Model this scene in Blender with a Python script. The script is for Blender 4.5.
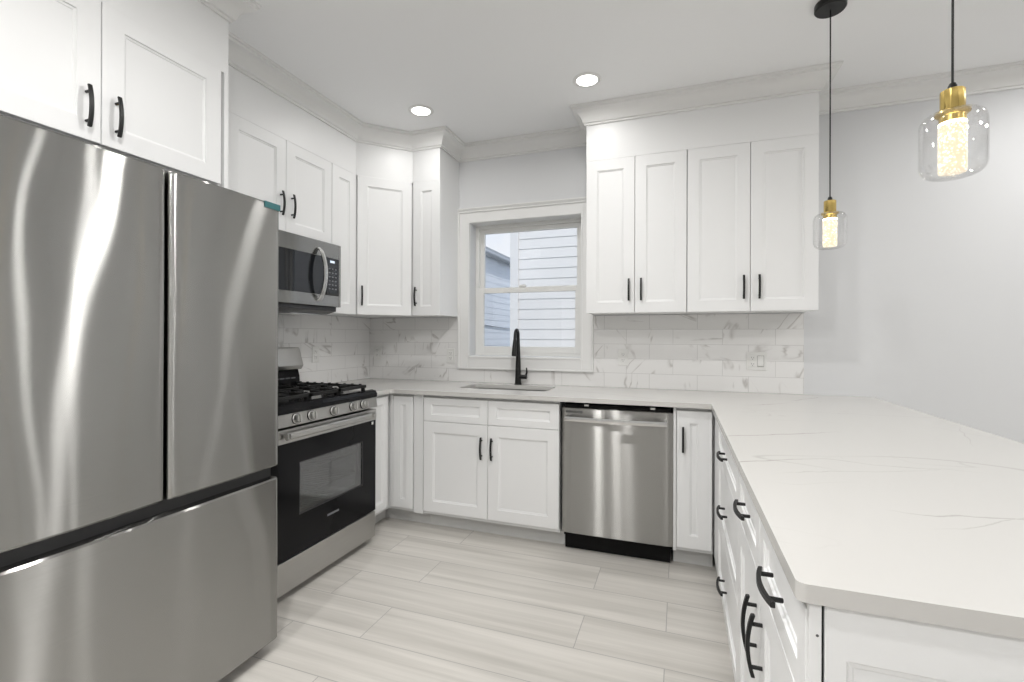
import bpy, bmesh, math, random
from mathutils import Vector, Matrix, Euler
random.seed(7)
PI = math.pi
for o in list(bpy.data.objects): bpy.data.objects.remove(o)
SC = bpy.context.scene
COL = SC.collection

# ------------------------------------------------------------------ camera
cam = bpy.data.cameras.new('camera'); camo = bpy.data.objects.new('camera', cam); COL.objects.link(camo)
YAW, PITCH, ROLL, FPX = .3409, .0012, .0031, 472.4245
cam.sensor_width = 36; cam.lens = FPX*36/1024; cam.shift_y = -4.6303/1024
cam.clip_start = .02; cam.clip_end = 200
_fw = Vector((-math.sin(YAW)*math.cos(PITCH), math.cos(YAW)*math.cos(PITCH), math.sin(PITCH)))
_r = Vector((math.cos(YAW), math.sin(YAW), 0)); _u = _r.cross(_fw)
_r2 = _r*math.cos(ROLL)+_u*math.sin(ROLL); _u2 = -_r*math.sin(ROLL)+_u*math.cos(ROLL)
_m = Matrix((_r2, _u2, -_fw)).transposed().to_4x4(); _m.translation = Vector((2.467, -3.3588, 1.2642))
camo.matrix_world = _m
SC.camera = camo
# ------------------------------------------------------------------ view / world
SC.view_settings.view_transform = 'Standard'; SC.view_settings.look = 'None'
SC.view_settings.gamma = 1; SC.view_settings.use_curve_mapping = False
SC.view_settings.exposure = 0.27
W = bpy.data.worlds.new('sky'); SC.world = W; W.use_nodes = True
nt = W.node_tree; nt.nodes.clear()
wo = nt.nodes.new('ShaderNodeOutputWorld'); bg = nt.nodes.new('ShaderNodeBackground'); bg.inputs['Strength'].default_value = .85
tc = nt.nodes.new('ShaderNodeTexCoord'); ns = nt.nodes.new('ShaderNodeTexNoise'); ns.inputs['Scale'].default_value = 3; ns.inputs['Detail'].default_value = 5
rp = nt.nodes.new('ShaderNodeValToRGB'); rp.color_ramp.elements[0].position = .48; rp.color_ramp.elements[1].position = .72
rp.color_ramp.elements[0].color = (.66, .80, 1.0, 1); rp.color_ramp.elements[1].color = (.95, .97, 1, 1)
nt.links.new(tc.outputs['Generated'], ns.inputs['Vector']); nt.links.new(ns.outputs['Fac'], rp.inputs['Fac'])
nt.links.new(rp.outputs['Color'], bg.inputs['Color']); nt.links.new(bg.outputs[0], wo.inputs[0])
LAMP_W = 12.0
LIGHTS = [(.873, -.655, .2), (1.963, -.666, .14), (1.98, -1.65, 1.0), (1.75, -3.0, 1.5), (1.3, -4.3, 2.4), (4.38, -.66, .6), (5.75, -.66, .8), (4.6, -2.5, .5), (5.75, -2.5, 1), (4.38, -4.4, .5), (5.75, -4.4, .8), (2.9, -5.4, .4)]  # back wall row seen and reflected; all other rows added as unseen fill
sun = bpy.data.lights.new('sun', 'SUN'); sun.energy = 2.1; sun.angle = .01; sun.color = (1, .96, .9)
suno = bpy.data.objects.new('sun', sun); COL.objects.link(suno); suno.rotation_euler = Vector((-.45, 1.0, -1.15)).to_track_quat('-Z', 'Y').to_euler()

# ------------------------------------------------------------------ materials
def nmat(name):
    m = bpy.data.materials.new(name); m.use_nodes = True
    t = m.node_tree; b = t.nodes['Principled BSDF']
    return m, t, b
def N(t, typ, **kw):
    n = t.nodes.new(typ)
    for k, v in kw.items():
        if k in n.inputs: n.inputs[k].default_value = v
        else: setattr(n, k, v)
    return n
def plain(name, col, rough=.5, metal=0, noise=.0, nscale=8, bump=0, coat=0, spec=.5, emit=None, estr=0):
    m, t, b = nmat(name)
    b.inputs['Base Color'].default_value = (*col, 1); b.inputs['Roughness'].default_value = rough
    b.inputs['Metallic'].default_value = metal; b.inputs['Coat Weight'].default_value = coat
    b.inputs['Specular IOR Level'].default_value = spec
    if emit: b.inputs['Emission Color'].default_value = (*emit, 1); b.inputs['Emission Strength'].default_value = estr
    tc = N(t, 'ShaderNodeTexCoord'); n = N(t, 'ShaderNodeTexNoise', Scale=nscale, Detail=3.0)
    t.links.new(tc.outputs['Object'], n.inputs['Vector'])
    if noise:
        mx = N(t, 'ShaderNodeMix', data_type='RGBA')
        mx.inputs['A'].default_value = (*[c*(1-noise) for c in col], 1); mx.inputs['B'].default_value = (*[min(1, c*(1+noise)) for c in col], 1)
        t.links.new(n.outputs['Fac'], mx.inputs['Factor']); t.links.new(mx.outputs['Result'], b.inputs['Base Color'])
    if bump:
        bp = N(t, 'ShaderNodeBump', Strength=bump, Distance=.002)
        t.links.new(n.outputs['Fac'], bp.inputs['Height']); t.links.new(bp.outputs['Normal'], b.inputs['Normal'])
    return m
M = {}
M['cab'] = plain('white_cabinet_paint', (.84, .845, .845), .38, noise=.01, nscale=3)
M['cabbox'] = plain('cabinet_box_paint', (.78, .785, .785), .45, noise=.01)
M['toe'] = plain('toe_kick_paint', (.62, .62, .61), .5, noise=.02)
M['wall'] = plain('wall_paint', (.71, .718, .728), .75, noise=.012, nscale=2, bump=.03)
M['ceil'] = plain('ceiling_paint', (.90, .905, .91), .85, noise=.01, nscale=1.5)
M['trim'] = plain('trim_paint', (.80, .80, .79), .4, noise=.01)
M['vinyl'] = plain('window_vinyl', (.78, .78, .76), .4, noise=.01)
M['black'] = plain('matte_black_metal', (.012, .012, .012), .42, .3, noise=.2, nscale=30)
M['iron'] = plain('cast_iron', (.014, .014, .014), .55, .2, noise=.3, nscale=60, bump=.2)
M['enamel'] = plain('black_enamel', (.008, .008, .009), .12, noise=.1, spec=.14)
M['dark'] = plain('dark_cavity', (.006, .006, .006), .6, noise=.1, spec=.15)
M['rubber'] = plain('black_rubber', (.02, .02, .02), .7, noise=.1)
M['graphite'] = plain('graphite_side_paint', (.10, .10, .10), .4, .3, noise=.05)
M['channel'] = plain('dark_channel', (.05, .05, .052), .35, .5, noise=.05)
M['outlet'] = plain('outlet_plastic', (.78, .78, .76), .35, noise=.01)
M['slot'] = plain('outlet_slot', (.10, .10, .10), .6, noise=.1)
M['teal'] = plain('teal_tape', (.03, .13, .14), .4, noise=.1, nscale=40)
M['cavity'] = plain('oven_cavity_enamel', (.13, .135, .14), .3, .2, noise=.2, nscale=12)
M['panel_glass'] = plain('black_panel_glass', (.010, .011, .013), .03, noise=.1, spec=.7)
M['print'] = plain('printed_grey', (.16, .165, .175), .5, noise=.05)
M['display'] = plain('lit_display', (.1, .1, .12), .3, emit=(.75, .85, 1), estr=.9)
M['brass'] = plain('brushed_brass', (.60, .44, .15), .24, 1, noise=.15, nscale=50)
M['siding'] = plain('vinyl_siding', (.72, .70, .67), .6, noise=.02, nscale=2)
M['siding2'] = plain('pale_blue_siding', (.88, .91, .96), .7, noise=.03, nscale=1)
M['gutter'] = plain('grey_gutter', (.42, .44, .47), .6, noise=.05)
M['ground'] = plain('yard_ground', (.30, .30, .26), .9, noise=.3, nscale=3)
M['leaf'] = plain('pale_leaves', (.75, .78, .72), .6, noise=.2, nscale=6)
M['bark'] = plain('bark', (.20, .16, .12), .8, noise=.3, nscale=20)
M['cable'] = plain('utility_cable', (.35, .38, .42), .6, noise=.1)
M['lens'] = plain('light_lens', (.9, .9, .88), .4, emit=(1, .97, .92), estr=6, noise=.01)
M['knob'] = plain('satin_knob_metal', (.60, .595, .58), .32, 1, noise=.04)
M['chrome'] = plain('polished_steel', (.62, .62, .61), .16, 1, noise=.04)

def steel(name, col=(.36, .357, .345), rough=.22, aniso=.8):
    """horizontally brushed steel: reflections smear vertically"""
    m = bpy.data.materials.new(name); m.use_nodes = True; t = m.node_tree; t.nodes.clear(); L = t.links
    out = N(t, 'ShaderNodeOutputMaterial'); gl = N(t, 'ShaderNodeBsdfAnisotropic')
    gl.inputs['Roughness'].default_value = rough; gl.inputs['Anisotropy'].default_value = aniso; gl.inputs['Rotation'].default_value = 0
    tc = N(t, 'ShaderNodeTexCoord'); mp = N(t, 'ShaderNodeMapping'); mp.inputs['Scale'].default_value = (3, 3, 700)
    L.new(tc.outputs['Object'], mp.inputs['Vector'])
    n = N(t, 'ShaderNodeTexNoise', Scale=1.0, Detail=2.0); L.new(mp.outputs[0], n.inputs['Vector'])
    mx = N(t, 'ShaderNodeMix', data_type='RGBA')
    mx.inputs['A'].default_value = (*[c*.93 for c in col], 1); mx.inputs['B'].default_value = (*[c*1.07 for c in col], 1)
    L.new(n.outputs['Fac'], mx.inputs['Factor']); L.new(mx.outputs['Result'], gl.inputs['Color'])
    tg = N(t, 'ShaderNodeTangent'); tg.direction_type = 'RADIAL'; tg.axis = 'Z'
    L.new(tg.outputs[0], gl.inputs['Tangent']); L.new(gl.outputs[0], out.inputs[0])
    return m
M['steel'] = steel('brushed_steel', rough=.18, aniso=.86)
M['steel_door'] = steel('brushed_steel_fridge', (.39, .387, .375), .175, .87)
M['steel_l'] = steel('brushed_steel_light', (.50, .495, .48), .3, .5)

def marble_tile(name, axes):
    m, t, b = nmat(name); L = t.links
    tc = N(t, 'ShaderNodeTexCoord'); sp = N(t, 'ShaderNodeSeparateXYZ'); L.new(tc.outputs['Object'], sp.inputs[0])
    cb = N(t, 'ShaderNodeCombineXYZ'); L.new(sp.outputs[axes[0]], cb.inputs[0]); L.new(sp.outputs['Z'], cb.inputs[1])
    mp = N(t, 'ShaderNodeMapping'); mp.inputs['Location'].default_value = (-.29+.305*20, -.914+.1012*10, 0); L.new(cb.outputs[0], mp.inputs[0])
    br = N(t, 'ShaderNodeTexBrick', offset=.5, offset_frequency=2, squash=1.0)
    for k, v in {'Scale': 1, 'Mortar Size': .0015, 'Mortar Smooth': .2, 'Brick Width': .305, 'Row Height': .1012, 'Bias': 0}.items(): br.inputs[k].default_value = v
    br.inputs['Color1'].default_value = (0, 0, 0, 1); br.inputs['Color2'].default_value = (1, 1, 1, 1); br.inputs['Mortar'].default_value = (.5, .5, .5, 1)
    L.new(mp.outputs[0], br.inputs['Vector'])
    # per tile random angle and offset
    ang = N(t, 'ShaderNodeMath', operation='MULTIPLY_ADD'); ang.inputs[1].default_value = 2.3; ang.inputs[2].default_value = .15
    L.new(br.outputs['Color'], ang.inputs[0])
    off = N(t, 'ShaderNodeMath', operation='MULTIPLY'); off.inputs[1].default_value = 37.0; L.new(br.outputs['Color'], off.inputs[0])
    rot = N(t, 'ShaderNodeVectorRotate', rotation_type='Z_AXIS'); L.new(mp.outputs[0], rot.inputs['Vector']); L.new(ang.outputs[0], rot.inputs['Angle'])
    mp2 = N(t, 'ShaderNodeMapping'); mp2.inputs['Scale'].default_value = (1.6, 5.5, 1); L.new(rot.outputs[0], mp2.inputs[0])
    add = N(t, 'ShaderNodeVectorMath', operation='ADD'); L.new(mp2.outputs[0], add.inputs[0])
    c2 = N(t, 'ShaderNodeCombineXYZ'); L.new(off.outputs[0], c2.inputs[0]); L.new(off.outputs[0], c2.inputs[2]); L.new(c2.outputs[0], add.inputs[1])
    n1 = N(t, 'ShaderNodeTexNoise', Scale=1.1, Detail=3.0, Roughness=.5, Distortion=.6); L.new(add.outputs[0], n1.inputs['Vector'])
    s1 = N(t, 'ShaderNodeMath', operation='SUBTRACT'); s1.inputs[1].default_value = .5; L.new(n1.outputs['Fac'], s1.inputs[0])
    ab = N(t, 'ShaderNodeMath', operation='ABSOLUTE'); L.new(s1.outputs[0], ab.inputs[0])
    r1 = N(t, 'ShaderNodeMapRange'); r1.inputs['From Min'].default_value = 0; r1.inputs['From Max'].default_value = .026; r1.inputs['To Min'].default_value = 1; r1.inputs['To Max'].default_value = 0
    L.new(ab.outputs[0], r1.inputs['Value'])
    n2 = N(t, 'ShaderNodeTexNoise', Scale=6.5, Detail=2.0); L.new(mp.outputs[0], n2.inputs['Vector'])
    r2 = N(t, 'ShaderNodeMapRange'); r2.inputs['From Min'].default_value = .47; r2.inputs['From Max'].default_value = .60; L.new(n2.outputs['Fac'], r2.inputs['Value'])
    mu = N(t, 'ShaderNodeMath', operation='MULTIPLY'); L.new(r1.outputs[0], mu.inputs[0]); L.new(r2.outputs[0], mu.inputs[1])
    mu2 = N(t, 'ShaderNodeMath', operation='MULTIPLY'); mu2.inputs[1].default_value = .75; L.new(mu.outputs[0], mu2.inputs[0])
    mx = N(t, 'ShaderNodeMix', data_type='RGBA'); mx.inputs['A'].default_value = (.82, .815, .805, 1); mx.inputs['B'].default_value = (.42, .40, .38, 1)
    L.new(mu2.outputs[0], mx.inputs['Factor'])
    mx2 = N(t, 'ShaderNodeMix', data_type='RGBA'); mx2.inputs['B'].default_value = (.60, .595, .585, 1)
    L.new(mx.outputs['Result'], mx2.inputs['A']); L.new(br.outputs['Fac'], mx2.inputs['Factor']); L.new(mx2.outputs['Result'], b.inputs['Base Color'])
    b.inputs['Roughness'].default_value = .28
    bp = N(t, 'ShaderNodeBump', Strength=.3, Distance=.001, invert=True); L.new(br.outputs['Fac'], bp.inputs['Height']); L.new(bp.outputs['Normal'], b.inputs['Normal'])
    return m
M['tile_x'] = marble_tile('marble_tile_back', 'X'); M['tile_y'] = marble_tile('marble_tile_left', 'Y')

QV = [(2.55, -1.56, 3.05, -1.28, .03, .006, .75), (2.55, -1.93, 2.90, -1.74, .03, .006, .75), (2.80, -1.76, 3.25, -1.80, .05, .004, .35), (2.70, -1.97, 3.20, -1.76, .05, .004, .3),
      (2.78, -.66, 3.08, -.42, .05, .008, .5), (3.02, -.42, 3.36, .04, .05, .008, .55), (3.36, -1.42, 3.55, -.90, .07, .008, .5), (3.38, -1.0, 3.55, -1.30, .06, .006, .35),
      (2.86, -2.20, 3.25, -2.15, .05, .005, .45), (.80, -.50, 1.9, -.60, .06, .006, .25), (1.70, -.28, 2.5, -.60, .05, .007, .3), (2.9, -2.3, 3.3, -2.02, .05, .004, .3)]
def quartz():
    m, t, b = nmat('white_veined_quartz'); L = t.links
    tc = N(t, 'ShaderNodeTexCoord')
    def vein(scale, rotz, loc, width, maskscale, lo, hi, nd=3.0):
        mp = N(t, 'ShaderNodeMapping'); mp.inputs['Rotation'].default_value = (0, 0, rotz); mp.inputs['Scale'].default_value = scale; mp.inputs['Location'].default_value = loc
        L.new(tc.outputs['Object'], mp.inputs[0])
        n = N(t, 'ShaderNodeTexNoise', Scale=1.0, Detail=nd, Roughness=.45, Distortion=.3); L.new(mp.outputs[0], n.inputs['Vector'])
        s = N(t, 'ShaderNodeMath', operation='SUBTRACT'); s.inputs[1].default_value = .5; L.new(n.outputs['Fac'], s.inputs[0])
        a = N(t, 'ShaderNodeMath', operation='ABSOLUTE'); L.new(s.outputs[0], a.inputs[0])
        r = N(t, 'ShaderNodeMapRange'); r.inputs['From Max'].default_value = width; r.inputs['To Min'].default_value = 1; r.inputs['To Max'].default_value = 0; L.new(a.outputs[0], r.inputs['Value'])
        n2 = N(t, 'ShaderNodeTexNoise', Scale=maskscale, Detail=1.0); L.new(mp.outputs[0], n2.inputs['Vector'])
        r2 = N(t, 'ShaderNodeMapRange'); r2.inputs['From Min'].default_value = lo; r2.inputs['From Max'].default_value = hi; L.new(n2.outputs['Fac'], r2.inputs['Value'])
        mu = N(t, 'ShaderNodeMath', operation='MULTIPLY'); L.new(r.outputs[0], mu.inputs[0]); L.new(r2.outputs[0], mu.inputs[1])
        return mu
    v1 = vein((.45, 2.1, 1), .10, (3.1, 1.2, 0), .0045, 1.7, .50, .62, 2.0)
    v2 = vein((1.2, 2.2, 1), -.5, (7.3, 4.4, 0), .0035, 2.2, .54, .66)
    ad = N(t, 'ShaderNodeMath', operation='MAXIMUM'); L.new(v1.outputs[0], ad.inputs[0])
    v2s = N(t, 'ShaderNodeMath', operation='MULTIPLY'); v2s.inputs[1].default_value = .6; L.new(v2.outputs[0], v2s.inputs[0]); L.new(v2s.outputs[0], ad.inputs[1])
    sp = N(t, 'ShaderNodeSeparateXYZ'); L.new(tc.outputs['Object'], sp.inputs[0])
    nz = N(t, 'ShaderNodeTexNoise', Scale=6.0, Detail=4.0, Roughness=.5); L.new(tc.outputs['Object'], nz.inputs['Vector'])
    def mth(op, a, b=None, c=None, clamp=False):
        n = N(t, 'ShaderNodeMath', operation=op, use_clamp=clamp)
        for i, q in enumerate((a, b, c)):
            if q is None: continue
            if isinstance(q, (int, float)): n.inputs[i].default_value = q
            else: L.new(q, n.inputs[i])
        return n.outputs[0]
    tot = mth('MULTIPLY', ad.outputs[0], .4)
    for (x0, y0, x1, y1, amp, w, st) in QV:
        k = (y1-y0)/(x1-x0)
        wob = mth('MULTIPLY_ADD', nz.outputs['Fac'], 2*amp, y0-k*x0-amp)
        yl = mth('MULTIPLY_ADD', sp.outputs['X'], k, wob)
        d = mth('ABSOLUTE', mth('SUBTRACT', sp.outputs['Y'], yl))
        v = mth('SUBTRACT', 1.0, mth('DIVIDE', d, w), clamp=True)
        a = mth('MULTIPLY', mth('SUBTRACT', sp.outputs['X'], x0), 12.0, clamp=True)
        c = mth('MULTIPLY', mth('SUBTRACT', x1, sp.outputs['X']), 5.0, clamp=True)
        v = mth('MULTIPLY', mth('MULTIPLY', v, a), mth('MULTIPLY', c, min(1.0, st*1.5)))
        tot = mth('MAXIMUM', tot, v)
    m1 = N(t, 'ShaderNodeMath', operation='MULTIPLY'); m1.inputs[1].default_value = .85; L.new(tot, m1.inputs[0])
    mx = N(t, 'ShaderNodeMix', data_type='RGBA'); mx.inputs['A'].default_value = (.61, .60, .58, 1); mx.inputs['B'].default_value = (.30, .28, .26, 1)
    L.new(m1.outputs[0], mx.inputs['Factor']); L.new(mx.outputs['Result'], b.inputs['Base Color'])
    b.inputs['Roughness'].default_value = .25
    return m
M['quartz'] = quartz()

def floor_mat():
    m, t, b = nmat('wood_look_floor_tile'); L = t.links
    tc = N(t, 'ShaderNodeTexCoord')
    mp = N(t, 'ShaderNodeMapping'); mp.inputs['Location'].default_value = (-.853+12.1, 1.224+.239*40, 0); L.new(tc.outputs['Object'], mp.inputs[0])
    br = N(t, 'ShaderNodeTexBrick', offset=.709, offset_frequency=2, squash=1.0)
    for k, v in {'Scale': 1, 'Mortar Size': .0018, 'Mortar Smooth': .2, 'Brick Width': 1.21, 'Row Height': .239, 'Bias': 0}.items(): br.inputs[k].default_value = v
    br.inputs['Color1'].default_value = (0, 0, 0, 1); br.inputs['Color2'].default_value = (1, 1, 1, 1); br.inputs['Mortar'].default_value = (.5, .5, .5, 1)
    L.new(mp.outputs[0], br.inputs['Vector'])
    off = N(t, 'ShaderNodeMath', operation='MULTIPLY'); off.inputs[1].default_value = 23.0; L.new(br.outputs['Color'], off.inputs[0])
    c2 = N(t, 'ShaderNodeCombineXYZ'); L.new(off.outputs[0], c2.inputs[0]); L.new(off.outputs[0], c2.inputs[2])
    mp2 = N(t, 'ShaderNodeMapping'); mp2.inputs['Scale'].default_value = (.7, 16, 1); L.new(mp.outputs[0], mp2.inputs[0])
    add = N(t, 'ShaderNodeVectorMath', operation='ADD'); L.new(mp2.outputs[0], add.inputs[0]); L.new(c2.outputs[0], add.inputs[1])
    n1 = N(t, 'ShaderNodeTexNoise', Scale=1.0, Detail=4.0, Roughness=.6, Distortion=.3); L.new(add.outputs[0], n1.inputs['Vector'])
    cr = N(t, 'ShaderNodeValToRGB'); e = cr.color_ramp.elements
    e[0].position = .30; e[0].color = (.50, .48, .445, 1); e[1].position = .68; e[1].color = (.69, .665, .625, 1)
    L.new(n1.outputs['Fac'], cr.inputs['Fac'])
    mx = N(t, 'ShaderNodeMix', data_type='RGBA'); mx.inputs['B'].default_value = (.36, .35, .335, 1)
    L.new(cr.outputs['Color'], mx.inputs['A']); L.new(br.outputs['Fac'], mx.inputs['Factor']); L.new(mx.outputs['Result'], b.inputs['Base Color'])
    b.inputs['Roughness'].default_value = .36
    bp = N(t, 'ShaderNodeBump', Strength=.3, Distance=.001, invert=True); L.new(br.outputs['Fac'], bp.inputs['Height']); L.new(bp.outputs['Normal'], b.inputs['Normal'])
    return m
M['floor'] = floor_mat()

def clear(name, tint=(1, 1, 1), refl=.08, edge=.5, rough=.0):
    m = bpy.data.materials.new(name); m.use_nodes = True; t = m.node_tree; t.nodes.clear(); L = t.links
    out = N(t, 'ShaderNodeOutputMaterial'); mix = N(t, 'ShaderNodeMixShader')
    tr = N(t, 'ShaderNodeBsdfTransparent'); tr.inputs['Color'].default_value = (*tint, 1)
    gl = N(t, 'ShaderNodeBsdfGlossy'); gl.inputs['Roughness'].default_value = rough
    lw = N(t, 'ShaderNodeLayerWeight'); lw.inputs['Blend'].default_value = .25
    mr = N(t, 'ShaderNodeMapRange'); mr.inputs['To Min'].default_value = refl; mr.inputs['To Max'].default_value = edge
    L.new(lw.outputs['Facing'], mr.inputs['Value']); L.new(mr.outputs[0], mix.inputs[0]); L.new(tr.outputs[0], mix.inputs[1]); L.new(gl.outputs[0], mix.inputs[2]); L.new(mix.outputs[0], out.inputs[0])
    return m
M['pane'] = clear('window_glass', (.97, .98, 1), .03, .4)
M['globe'] = clear('pendant_glass', (.995, .995, .995), .012, .55, .02)
M['ovenglass'] = clear('tinted_oven_glass', (.78, .79, .80), .06, .6, .02)

def crystal():
    m, t, b = nmat('lit_bubble_crystal'); L = t.links
    tc = N(t, 'ShaderNodeTexCoord')
    v = N(t, 'ShaderNodeTexVoronoi', Scale=190.0); L.new(tc.outputs['Object'], v.inputs['Vector'])
    n = N(t, 'ShaderNodeTexNoise', Scale=75.0, Detail=3.0); L.new(tc.outputs['Object'], n.inputs['Vector'])
    ad = N(t, 'ShaderNodeMath', operation='ADD'); L.new(v.outputs['Distance'], ad.inputs[0]); L.new(n.outputs['Fac'], ad.inputs[1])
    cr = N(t, 'ShaderNodeValToRGB'); e = cr.color_ramp.elements
    e[0].position = .66; e[0].color = (1.0, .90, .72, 1); e[1].position = .95; e[1].color = (.46, .37, .25, 1)
    L.new(ad.outputs[0], cr.inputs['Fac'])
    b.inputs['Base Color'].default_value = (.12, .11, .09, 1); b.inputs['Roughness'].default_value = .1
    L.new(cr.outputs['Color'], b.inputs['Emission Color']); b.inputs['Emission Strength'].default_value = 1.9
    return m
M['crystal'] = crystal()
M['led'] = plain('led_collar', (1, .9, .7), .4, emit=(1, .84, .56), estr=9, noise=.01)

# ------------------------------------------------------------------ mesh helpers
def obj(name, bm, mat, parent=None, smooth=False, bevel=0, seg=2, loc=None):
    me = bpy.data.meshes.new(name)
    bmesh.ops.recalc_face_normals(bm, faces=bm.faces)
    bm.to_mesh(me); bm.free()
    me.materials.append(M[mat] if isinstance(mat, str) else mat)
    o = bpy.data.objects.new(name, me); COL.objects.link(o)
    if parent: o.parent = parent
    if loc is not None: o.location = loc
    if smooth:
        for p in me.polygons: p.use_smooth = True
        try: me.set_sharp_from_angle(angle=math.radians(38))
        except Exception: pass
    if bevel:
        b = o.modifiers.new('bevel', 'BEVEL'); b.width = bevel; b.segments = seg; b.limit_method = 'ANGLE'; b.angle_limit = math.radians(40)
    return o
def thing(name, label, cat, loc=(0, 0, 0), rz=0, group=None):
    o = bpy.data.objects.new(name, None); COL.objects.link(o); o.empty_display_size = .1
    o.location = loc; o.rotation_euler = (0, 0, rz); tag(o, label, cat, group); return o
def tag(o, label, cat, group=None):
    o['label'] = label; o['category'] = cat
    if group: o['group'] = group
    return o
def struct(name, bm, mat, parent=None, **k):
    o = obj(name, bm, mat, parent, **k)
    if not parent: o['kind'] = 'structure'
    return o
def dup(root, loc, label):
    def cp(o, par):
        c = o.copy(); COL.objects.link(c)
        if par: c.parent = par
        for ch in [x for x in bpy.data.objects if x.parent == o]: cp(ch, c)
        return c
    c = cp(root, None); c.location = loc; c['label'] = label
    return c
def B(): return bmesh.new()
def box(bm, x0, x1, y0, y1, z0, z1):
    v = [bm.verts.new(p) for p in ((x0, y0, z0), (x1, y0, z0), (x1, y1, z0), (x0, y1, z0), (x0, y0, z1), (x1, y0, z1), (x1, y1, z1), (x0, y1, z1))]
    for f in ((0, 3, 2, 1), (4, 5, 6, 7), (0, 1, 5, 4), (1, 2, 6, 5), (2, 3, 7, 6), (3, 0, 4, 7)): bm.faces.new([v[i] for i in f])
    return bm
def bx(*a): return box(B(), *a)
def prism(bm, pts, z0, z1):
    lo = [bm.verts.new((x, y, z0)) for x, y in pts]; hi = [bm.verts.new((x, y, z1)) for x, y in pts]
    n = len(pts); bm.faces.new(lo[::-1]); bm.faces.new(hi)
    for i in range(n): bm.faces.new((lo[i], lo[(i+1) % n], hi[(i+1) % n], hi[i]))
    return bm
def prism_x(bm, pts, x0, x1):
    """profile in (y,z), extruded along x"""
    a = [bm.verts.new((x0, y, z)) for y, z in pts]; b = [bm.verts.new((x1, y, z)) for y, z in pts]
    n = len(pts); bm.faces.new(a[::-1]); bm.faces.new(b)
    for i in range(n): bm.faces.new((a[i], a[(i+1) % n], b[(i+1) % n], b[i]))
    return bm
def tube(bm, pts, r, seg=10, cap=True, rad=None):
    pts = [Vector(p) for p in pts]; rings = []
    up = Vector((0, 0, 1)); prev = None
    for i, p in enumerate(pts):
        d = (pts[min(i+1, len(pts)-1)]-pts[max(i-1, 0)]).normalized()
        if prev is None:
            a = d.cross(up)
            if a.length < .01: a = d.cross(Vector((1, 0, 0)))
        else: a = prev-d*prev.dot(d)
        a.normalize(); prev = a; b = d.cross(a)
        rr = rad[i] if rad else r
        rings.append([bm.verts.new(p+(a*math.cos(2*PI*k/seg)+b*math.sin(2*PI*k/seg))*rr) for k in range(seg)])
    for i in range(len(rings)-1):
        for k in range(seg): bm.faces.new((rings[i][k], rings[i][(k+1) % seg], rings[i+1][(k+1) % seg], rings[i+1][k]))
    if cap: bm.faces.new(rings[0][::-1]); bm.faces.new(rings[-1])
    return bm
def lathe(bm, prof, seg=40, c=(0, 0), flute=0, nfl=0):
    """profile [(r,z)] around z at c"""
    rings = []
    for r, z in prof:
        if r < 1e-6: rings.append([bm.verts.new((c[0], c[1], z))]*seg)
        else: rings.append([bm.verts.new((c[0]+r*(1+flute*math.cos(nfl*2*PI*k/seg))*math.cos(2*PI*k/seg), c[1]+r*(1+flute*math.cos(nfl*2*PI*k/seg))*math.sin(2*PI*k/seg), z)) for k in range(seg)])
    for i in range(len(rings)-1):
        for k in range(seg):
            f = []
            for v in (rings[i][k], rings[i][(k+1) % seg], rings[i+1][(k+1) % seg], rings[i+1][k]):
                if v not in f: f.append(v)
            if len(f) > 2: bm.faces.new(f)
    return bm
def xf(bm, mat): bmesh.ops.transform(bm, matrix=mat, verts=bm.verts); return bm
def rect_arc(x0, x1, y0, y1, r, n=6):
    p = []
    for cx, cy, a0 in ((x1-r, y1-r, 0), (x0+r, y1-r, PI/2), (x0+r, y0+r, PI), (x1-r, y0+r, 1.5*PI)):
        for k in range(n+1): a = a0+PI/2*k/n; p.append((cx+r*math.cos(a), cy+r*math.sin(a)))
    return p
def slab(outer, holes, z0, z1):
    bm = B(); ed = []
    for lp in [outer]+holes:
        vs = [bm.verts.new((x, y, z1)) for x, y in lp]
        for i in range(len(vs)): ed.append(bm.edges.new((vs[i], vs[(i+1) % len(vs)])))
    bmesh.ops.triangle_fill(bm, edges=ed, use_beauty=True, use_dissolve=False)
    r = bmesh.ops.extrude_face_region(bm, geom=list(bm.faces))
    bmesh.ops.translate(bm, vec=(0, 0, z0-z1), verts=[g for g in r['geom'] if isinstance(g, bmesh.types.BMVert)])
    return bm
def shaker(x0, x1, z0, z1, yf, t=.020, fw=.057, rec=.009, fh=None):
    """shaker front: outer slab with a stepped, bevelled recess. front at y=yf facing -y"""
    bm = B(); fh = fh or fw; e = .0015
    def ring(dx, dz, y): return [bm.verts.new(p) for p in ((x0+dx, y, z0+dz), (x1-dx, y, z0+dz), (x1-dx, y, z1-dz), (x0+dx, y, z1-dz))]
    rs = [ring(0, 0, yf+t), ring(0, 0, yf+e), ring(e, e, yf), ring(fw, fh, yf), ring(fw+.002, fh+.002, yf+rec*.55), ring(fw+.008, fh+.008, yf+rec*.7), ring(fw+.010, fh+.010, yf+rec)]
    for a, b in zip(rs, rs[1:]):
        for i in range(4): bm.faces.new((a[i], a[(i+1) % 4], b[(i+1) % 4], b[i]))
    bm.faces.new(rs[-1]); bm.faces.new(rs[0][::-1])
    return bm
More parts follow.
